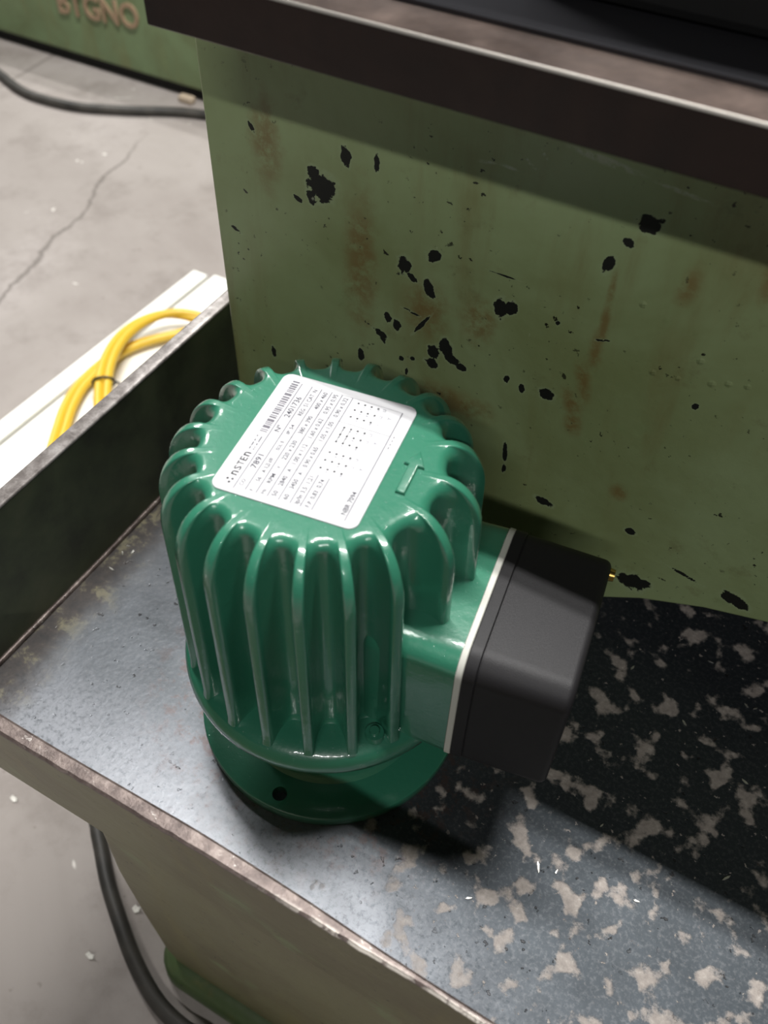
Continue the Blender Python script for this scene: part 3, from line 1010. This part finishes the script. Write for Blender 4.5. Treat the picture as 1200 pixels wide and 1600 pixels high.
# ------------------------------------------------------------------ things lying about
# swarf flakes on the pan bottom
flakes = [(0.1850, 0.1380), (0.1449, 0.1099), (0.2120, 0.1193), (0.2171, 0.1200), (0.1425, -0.0289), (0.1926, -0.0198), (0.1516, -0.0267),
          (0.2239, 0.0717), (0.2295, 0.0146), (-0.1765, 0.0236), (-0.1770, 0.0303), (-0.1715, 0.0276), (-0.1740, 0.0100), (0.1634, 0.0085), (0.1835, 0.0899), (0.1180, -0.0610)]
FLAKE_LABELS = ['long metal flake on the shaded tray bottom just under the arched machine edge',
                'small bright metal flake on the dark tray bottom close behind the black cover',
                'metal flake at the right photo edge, left one of a close pair',
                'metal flake at the right photo edge, right one of a close pair',
                'long bright metal flake on the lit tray bottom right of the cover shadow tip',
                'tiny bright metal flake on the lit tray bottom, furthest right along the shadow edge',
                'bright metal flake on the lit tray bottom just beyond the cover shadow tip',
                'tiny bright metal flake amid pale patches in the shade at the right photo edge',
                'long bright metal flake among pale patches in the shade low at the right photo edge',
                'tiny bright flake in the sludge along the left tray wall, middle of three',
                'tiny bright flake in the sludge along the left tray wall, furthest of three',
                'tiny bright flake beside the sludge of the left tray wall, nearest the motor',
                'long tiny flake in the sludge along the left tray wall, nearest the front',
                'tiny bright metal flake in the shade right of the front cover corner',
                'tiny bright metal flake in the shade midway between the cover and the photo edge',
                'tiny bright metal flake at the edge of the cover shadow towards the front lip']
proto = None
for i, (px, py) in enumerate(flakes):
    if proto is None:
        bm = bmesh.new()
        pts = [(-1, 0), (-0.4, 0.5), (0.7, 0.35), (1.1, -0.1), (0.3, -0.5), (-0.5, -0.35)]
        prism(bm, [(0.0020 * u, 0.0014 * v) for u, v in pts], 'z', 0.0, 0.0004)
        for v in bm.verts:
            v.co.z += 40 * v.co.x ** 2
        proto = obj('swarf_flake', bm, SWARF)
        o = proto
    else:
        o = proto.copy()
        C.objects.link(o)
    o.location = (px, py, 0.0001)
    o.rotation_euler = (0, 0, i * 1.3)
    s_ = 0.6 + 0.5 * ((i * 37) % 10) / 10
    o.scale = (s_ * (1.5 if i % 4 == 0 else 1), s_, 1)
    tag(o, FLAKE_LABELS[i], 'metal flake', 'swarf flakes in the tray')

# white plastic cable trunking on the floor behind the pan
TZ = FZ
tr = thing('cable_trunking', 'long white plastic cable trunking lying on the floor left of the tray', 'trunking', (-0.58, 0.4, FZ), world=True)


def skew(bm, dx):
    for v in bm.verts:
        v.co.x += dx * (v.co.y - 0.4)
    return bm


bm = bmesh.new()
box(bm, -0.6035, -0.5795, -0.7, 0.598, TZ + 0.0003, TZ + 0.040, 0.002, 2)
obj('outer_rail', skew(bm, 0.030), WHITE_PVC, tr)
bm = bmesh.new()
box(bm, -0.5745, -0.470, -0.7, 0.606, TZ + 0.0003, TZ + 0.038, 0.002, 2)
obj('wide_cover', skew(bm, 0.030), WHITE_PVC, tr)
bm = bmesh.new()
box(bm, -0.580, -0.574, -0.7, 0.595, TZ + 0.0003, TZ + 0.028)
obj('joint_strip', skew(bm, 0.030), JOINT, tr)['label'] = 'dark joint'

# yellow cable loops with a black tie, on the trunking
yl = thing('yellow_cable', 'yellow cable loops tied with a black tie on the white trunking', 'cable', (-0.53, 0.4, TZ + 0.04), world=True)
ZC = TZ + 0.052


def yc(pts):
    bm = bmesh.new()
    for off in (-0.0052, 0.0052):
        q = spline([(p[0] + off * 0.8, p[1] + off * 0.6, p[2] + off * 0.15) for p in pts], 8)
        sweep(bm, q, 0.0056, 10)
    return bm




# two cables of the near loop, and two of the loop that rises over them
loop_near = [(-0.455, 0.150, -0.2622), (-0.490, 0.200, -0.2622), (-0.5094, 0.2279, -0.2622), (-0.5314, 0.2646, -0.2622), (-0.5478, 0.2946, -0.2622), (-0.5595, 0.3265, -0.2622),
             (-0.5633, 0.3592, -0.2622), (-0.5633, 0.3828, -0.2622), (-0.5610, 0.405, -0.2622), (-0.5466, 0.4359, -0.2622), (-0.5217, 0.4686, -0.2622), (-0.5071, 0.4893, -0.2622), (-0.485, 0.512, -0.2622)]
loop_over = [(-0.470, 0.268, -0.2560), (-0.496, 0.2979, -0.2500), (-0.5155, 0.3215, -0.2465), (-0.5367, 0.3508, -0.2450), (-0.5526, 0.3822, -0.2445), (-0.5616, 0.4167, -0.2445),
             (-0.5592, 0.4507, -0.2455), (-0.5452, 0.4803, -0.2480), (-0.5198, 0.4972, -0.2530), (-0.4886, 0.5022, -0.2600), (-0.465, 0.500, -0.2622)]
obj('cable_loop', yc(loop_near), YELLOW, yl, smooth=True)
obj('cable_loop', yc(loop_over), YELLOW, yl, smooth=True)
bm = bmesh.new()
c0 = Vector((-0.5265, 0.3365, -0.2455))
d0 = Vector((-0.0212, 0.0293, 0.0015)).normalized()
s0 = d0.cross(Vector((0, 0, 1))).normalized()
u0 = s0.cross(d0)
ring = [c0 + 0.0128 * math.cos(t) * s0 + 0.0078 * math.sin(t) * u0 for t in [2 * math.pi * k / 28 for k in range(29)]]
sweep(bm, ring, 0.0016, 6)
sweep(bm, [c0 + 0.0128 * s0, c0 + 0.0165 * s0 - 0.003 * u0, c0 + 0.0185 * s0 - 0.009 * u0], 0.0013, 6)
obj('cable_tie', bm, TIE, yl, smooth=True)['label'] = 'black tie holding the yellow cables'

# black cables on the floor
bm = bmesh.new()
sweep(bm, spline([(-0.42, 0.26, FZ + 0.0065), (-0.32, 0.10, FZ + 0.0065), (-0.2420, -0.030, FZ + 0.0065), (-0.2070, -0.0640, FZ + 0.0065), (-0.1885, -0.0795, FZ + 0.0065), (-0.1665, -0.0973, FZ + 0.0065),
                  (-0.1405, -0.1145, FZ + 0.0065), (-0.1095, -0.1330, FZ + 0.0065), (-0.0770, -0.1470, FZ + 0.0065), (-0.0490, -0.1520, FZ + 0.0065), (-0.0225, -0.1510, FZ + 0.0065), (0.03, -0.156, FZ + 0.0065), (0.12, -0.175, FZ + 0.0065)], 8), 0.0063, 12)
tag(obj('power_cable', bm, CABLE, smooth=True), 'black cable curving over the floor beside the tray pedestal', 'cable')
bm = bmesh.new()
sweep(bm, spline([(-1.75, 1.02, FZ + 0.0082), (-1.50, 1.005, FZ + 0.0082), (-1.3564, 0.9587, FZ + 0.0082), (-1.3075, 0.9419, FZ + 0.0082), (-1.2358, 0.9167, FZ + 0.0082), (-1.1841, 0.9107, FZ + 0.0082),
                  (-1.1034, 0.9209, FZ + 0.0082), (-1.0179, 0.9573, FZ + 0.0082), (-0.913, 1.010, FZ + 0.0082), (-0.78, 1.030, FZ + 0.0082), (-0.55, 1.02, FZ + 0.0082)], 8), 0.0080, 12)
tag(obj('power_cable', bm, CABLE, smooth=True), 'black cable lying on the floor before the far green machine', 'cable')

# far green machine with worn raised letters
BY = 1.062
far = thing('far_machine', 'green machine base with rusty raised letters at top left', 'machine', (-1.2, 1.4, FZ), world=True)
bm = bmesh.new()
box(bm, -2.3, -0.35, BY, 1.75, FZ + 0.020, 0.10, 0.006, 2)
obj('casting', bm, PAINT_FAR, far)
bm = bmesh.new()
box(bm, -2.28, -0.37, BY + 0.012, 1.73, FZ, FZ + 0.022)  # its near-black colour paints in the shadow gap along the floor
obj('plinth', bm, SHADE_BLACK, far)['label'] = 'recessed plinth blackened for the shadow gap at the floor'
bm = bmesh.new()
cu = bpy.data.curves.new('t', 'FONT')
cu.body = 'BTGNO'
cu.extrude = 0.035
cu.offset = 0.02
cu.resolution_u = 3
to = bpy.data.objects.new('t', cu)
C.objects.link(to)
tm = bpy.data.meshes.new_from_object(to.evaluated_get(bpy.context.evaluated_depsgraph_get()))
bpy.data.objects.remove(to)
bm.from_mesh(tm)
bpy.data.meshes.remove(tm)
xs = [v.co.x for v in bm.verts]
k = 0.190 / (max(xs) - min(xs))
for v in bm.verts:
    u = (v.co.x - min(xs)) * k
    v.co = Vector((-1.243 + u, BY - v.co.z * 0.06 - 0.0008, -0.2170 + u * 0.05 + v.co.y * 0.058))
obj('raised_letters', bm, BARE_CAST, far)['label'] = 'rust-brown raised cast letters'

# scraps on the floor
def scrap(px, py, sx, sy, label, nm='paper_scrap'):
    bm = bmesh.new()
    pts = [(-1, -0.3), (-0.5, 0.7), (0.2, 0.5), (0.9, 0.8), (1.0, -0.2), (0.3, -0.8), (-0.4, -0.6)]
    prism(bm, [(sx * u, sy * v) for u, v in pts], 'z', 0.0, 0.0012)
    for v in bm.verts:
        v.co.z += 0.004 * abs(math.sin(v.co.x * 300)) * (v.co.y > 0)
    o = obj(nm, bm, PAPER)
    o.location = (px, py, FZ + 0.0002)
    tag(o, label, 'scrap')


scrap(-0.1348, -0.1012, 0.0033, 0.0036, 'small white scrap on the floor between the cable and the pedestal')
scrap(-0.1435, -0.1474, 0.0038, 0.0028, 'small white scrap on the floor left of the curving black cable')
scrap(-0.2884, -0.0812, 0.0038, 0.0028, 'small pale scrap on the floor below the left end of the front apron')
bm = bmesh.new()
box(bm, -0.975, -0.945, 1.042, 1.058, FZ + 0.0002, FZ + 0.012, 0.003, 2)
tag(obj('wood_offcut', bm, WOOD), 'small pale block on the floor against the far green machine', 'offcut')

for o in list(bpy.data.objects):
    if '_world' in o:
        del o['_world']
bpy.context.view_layer.update()
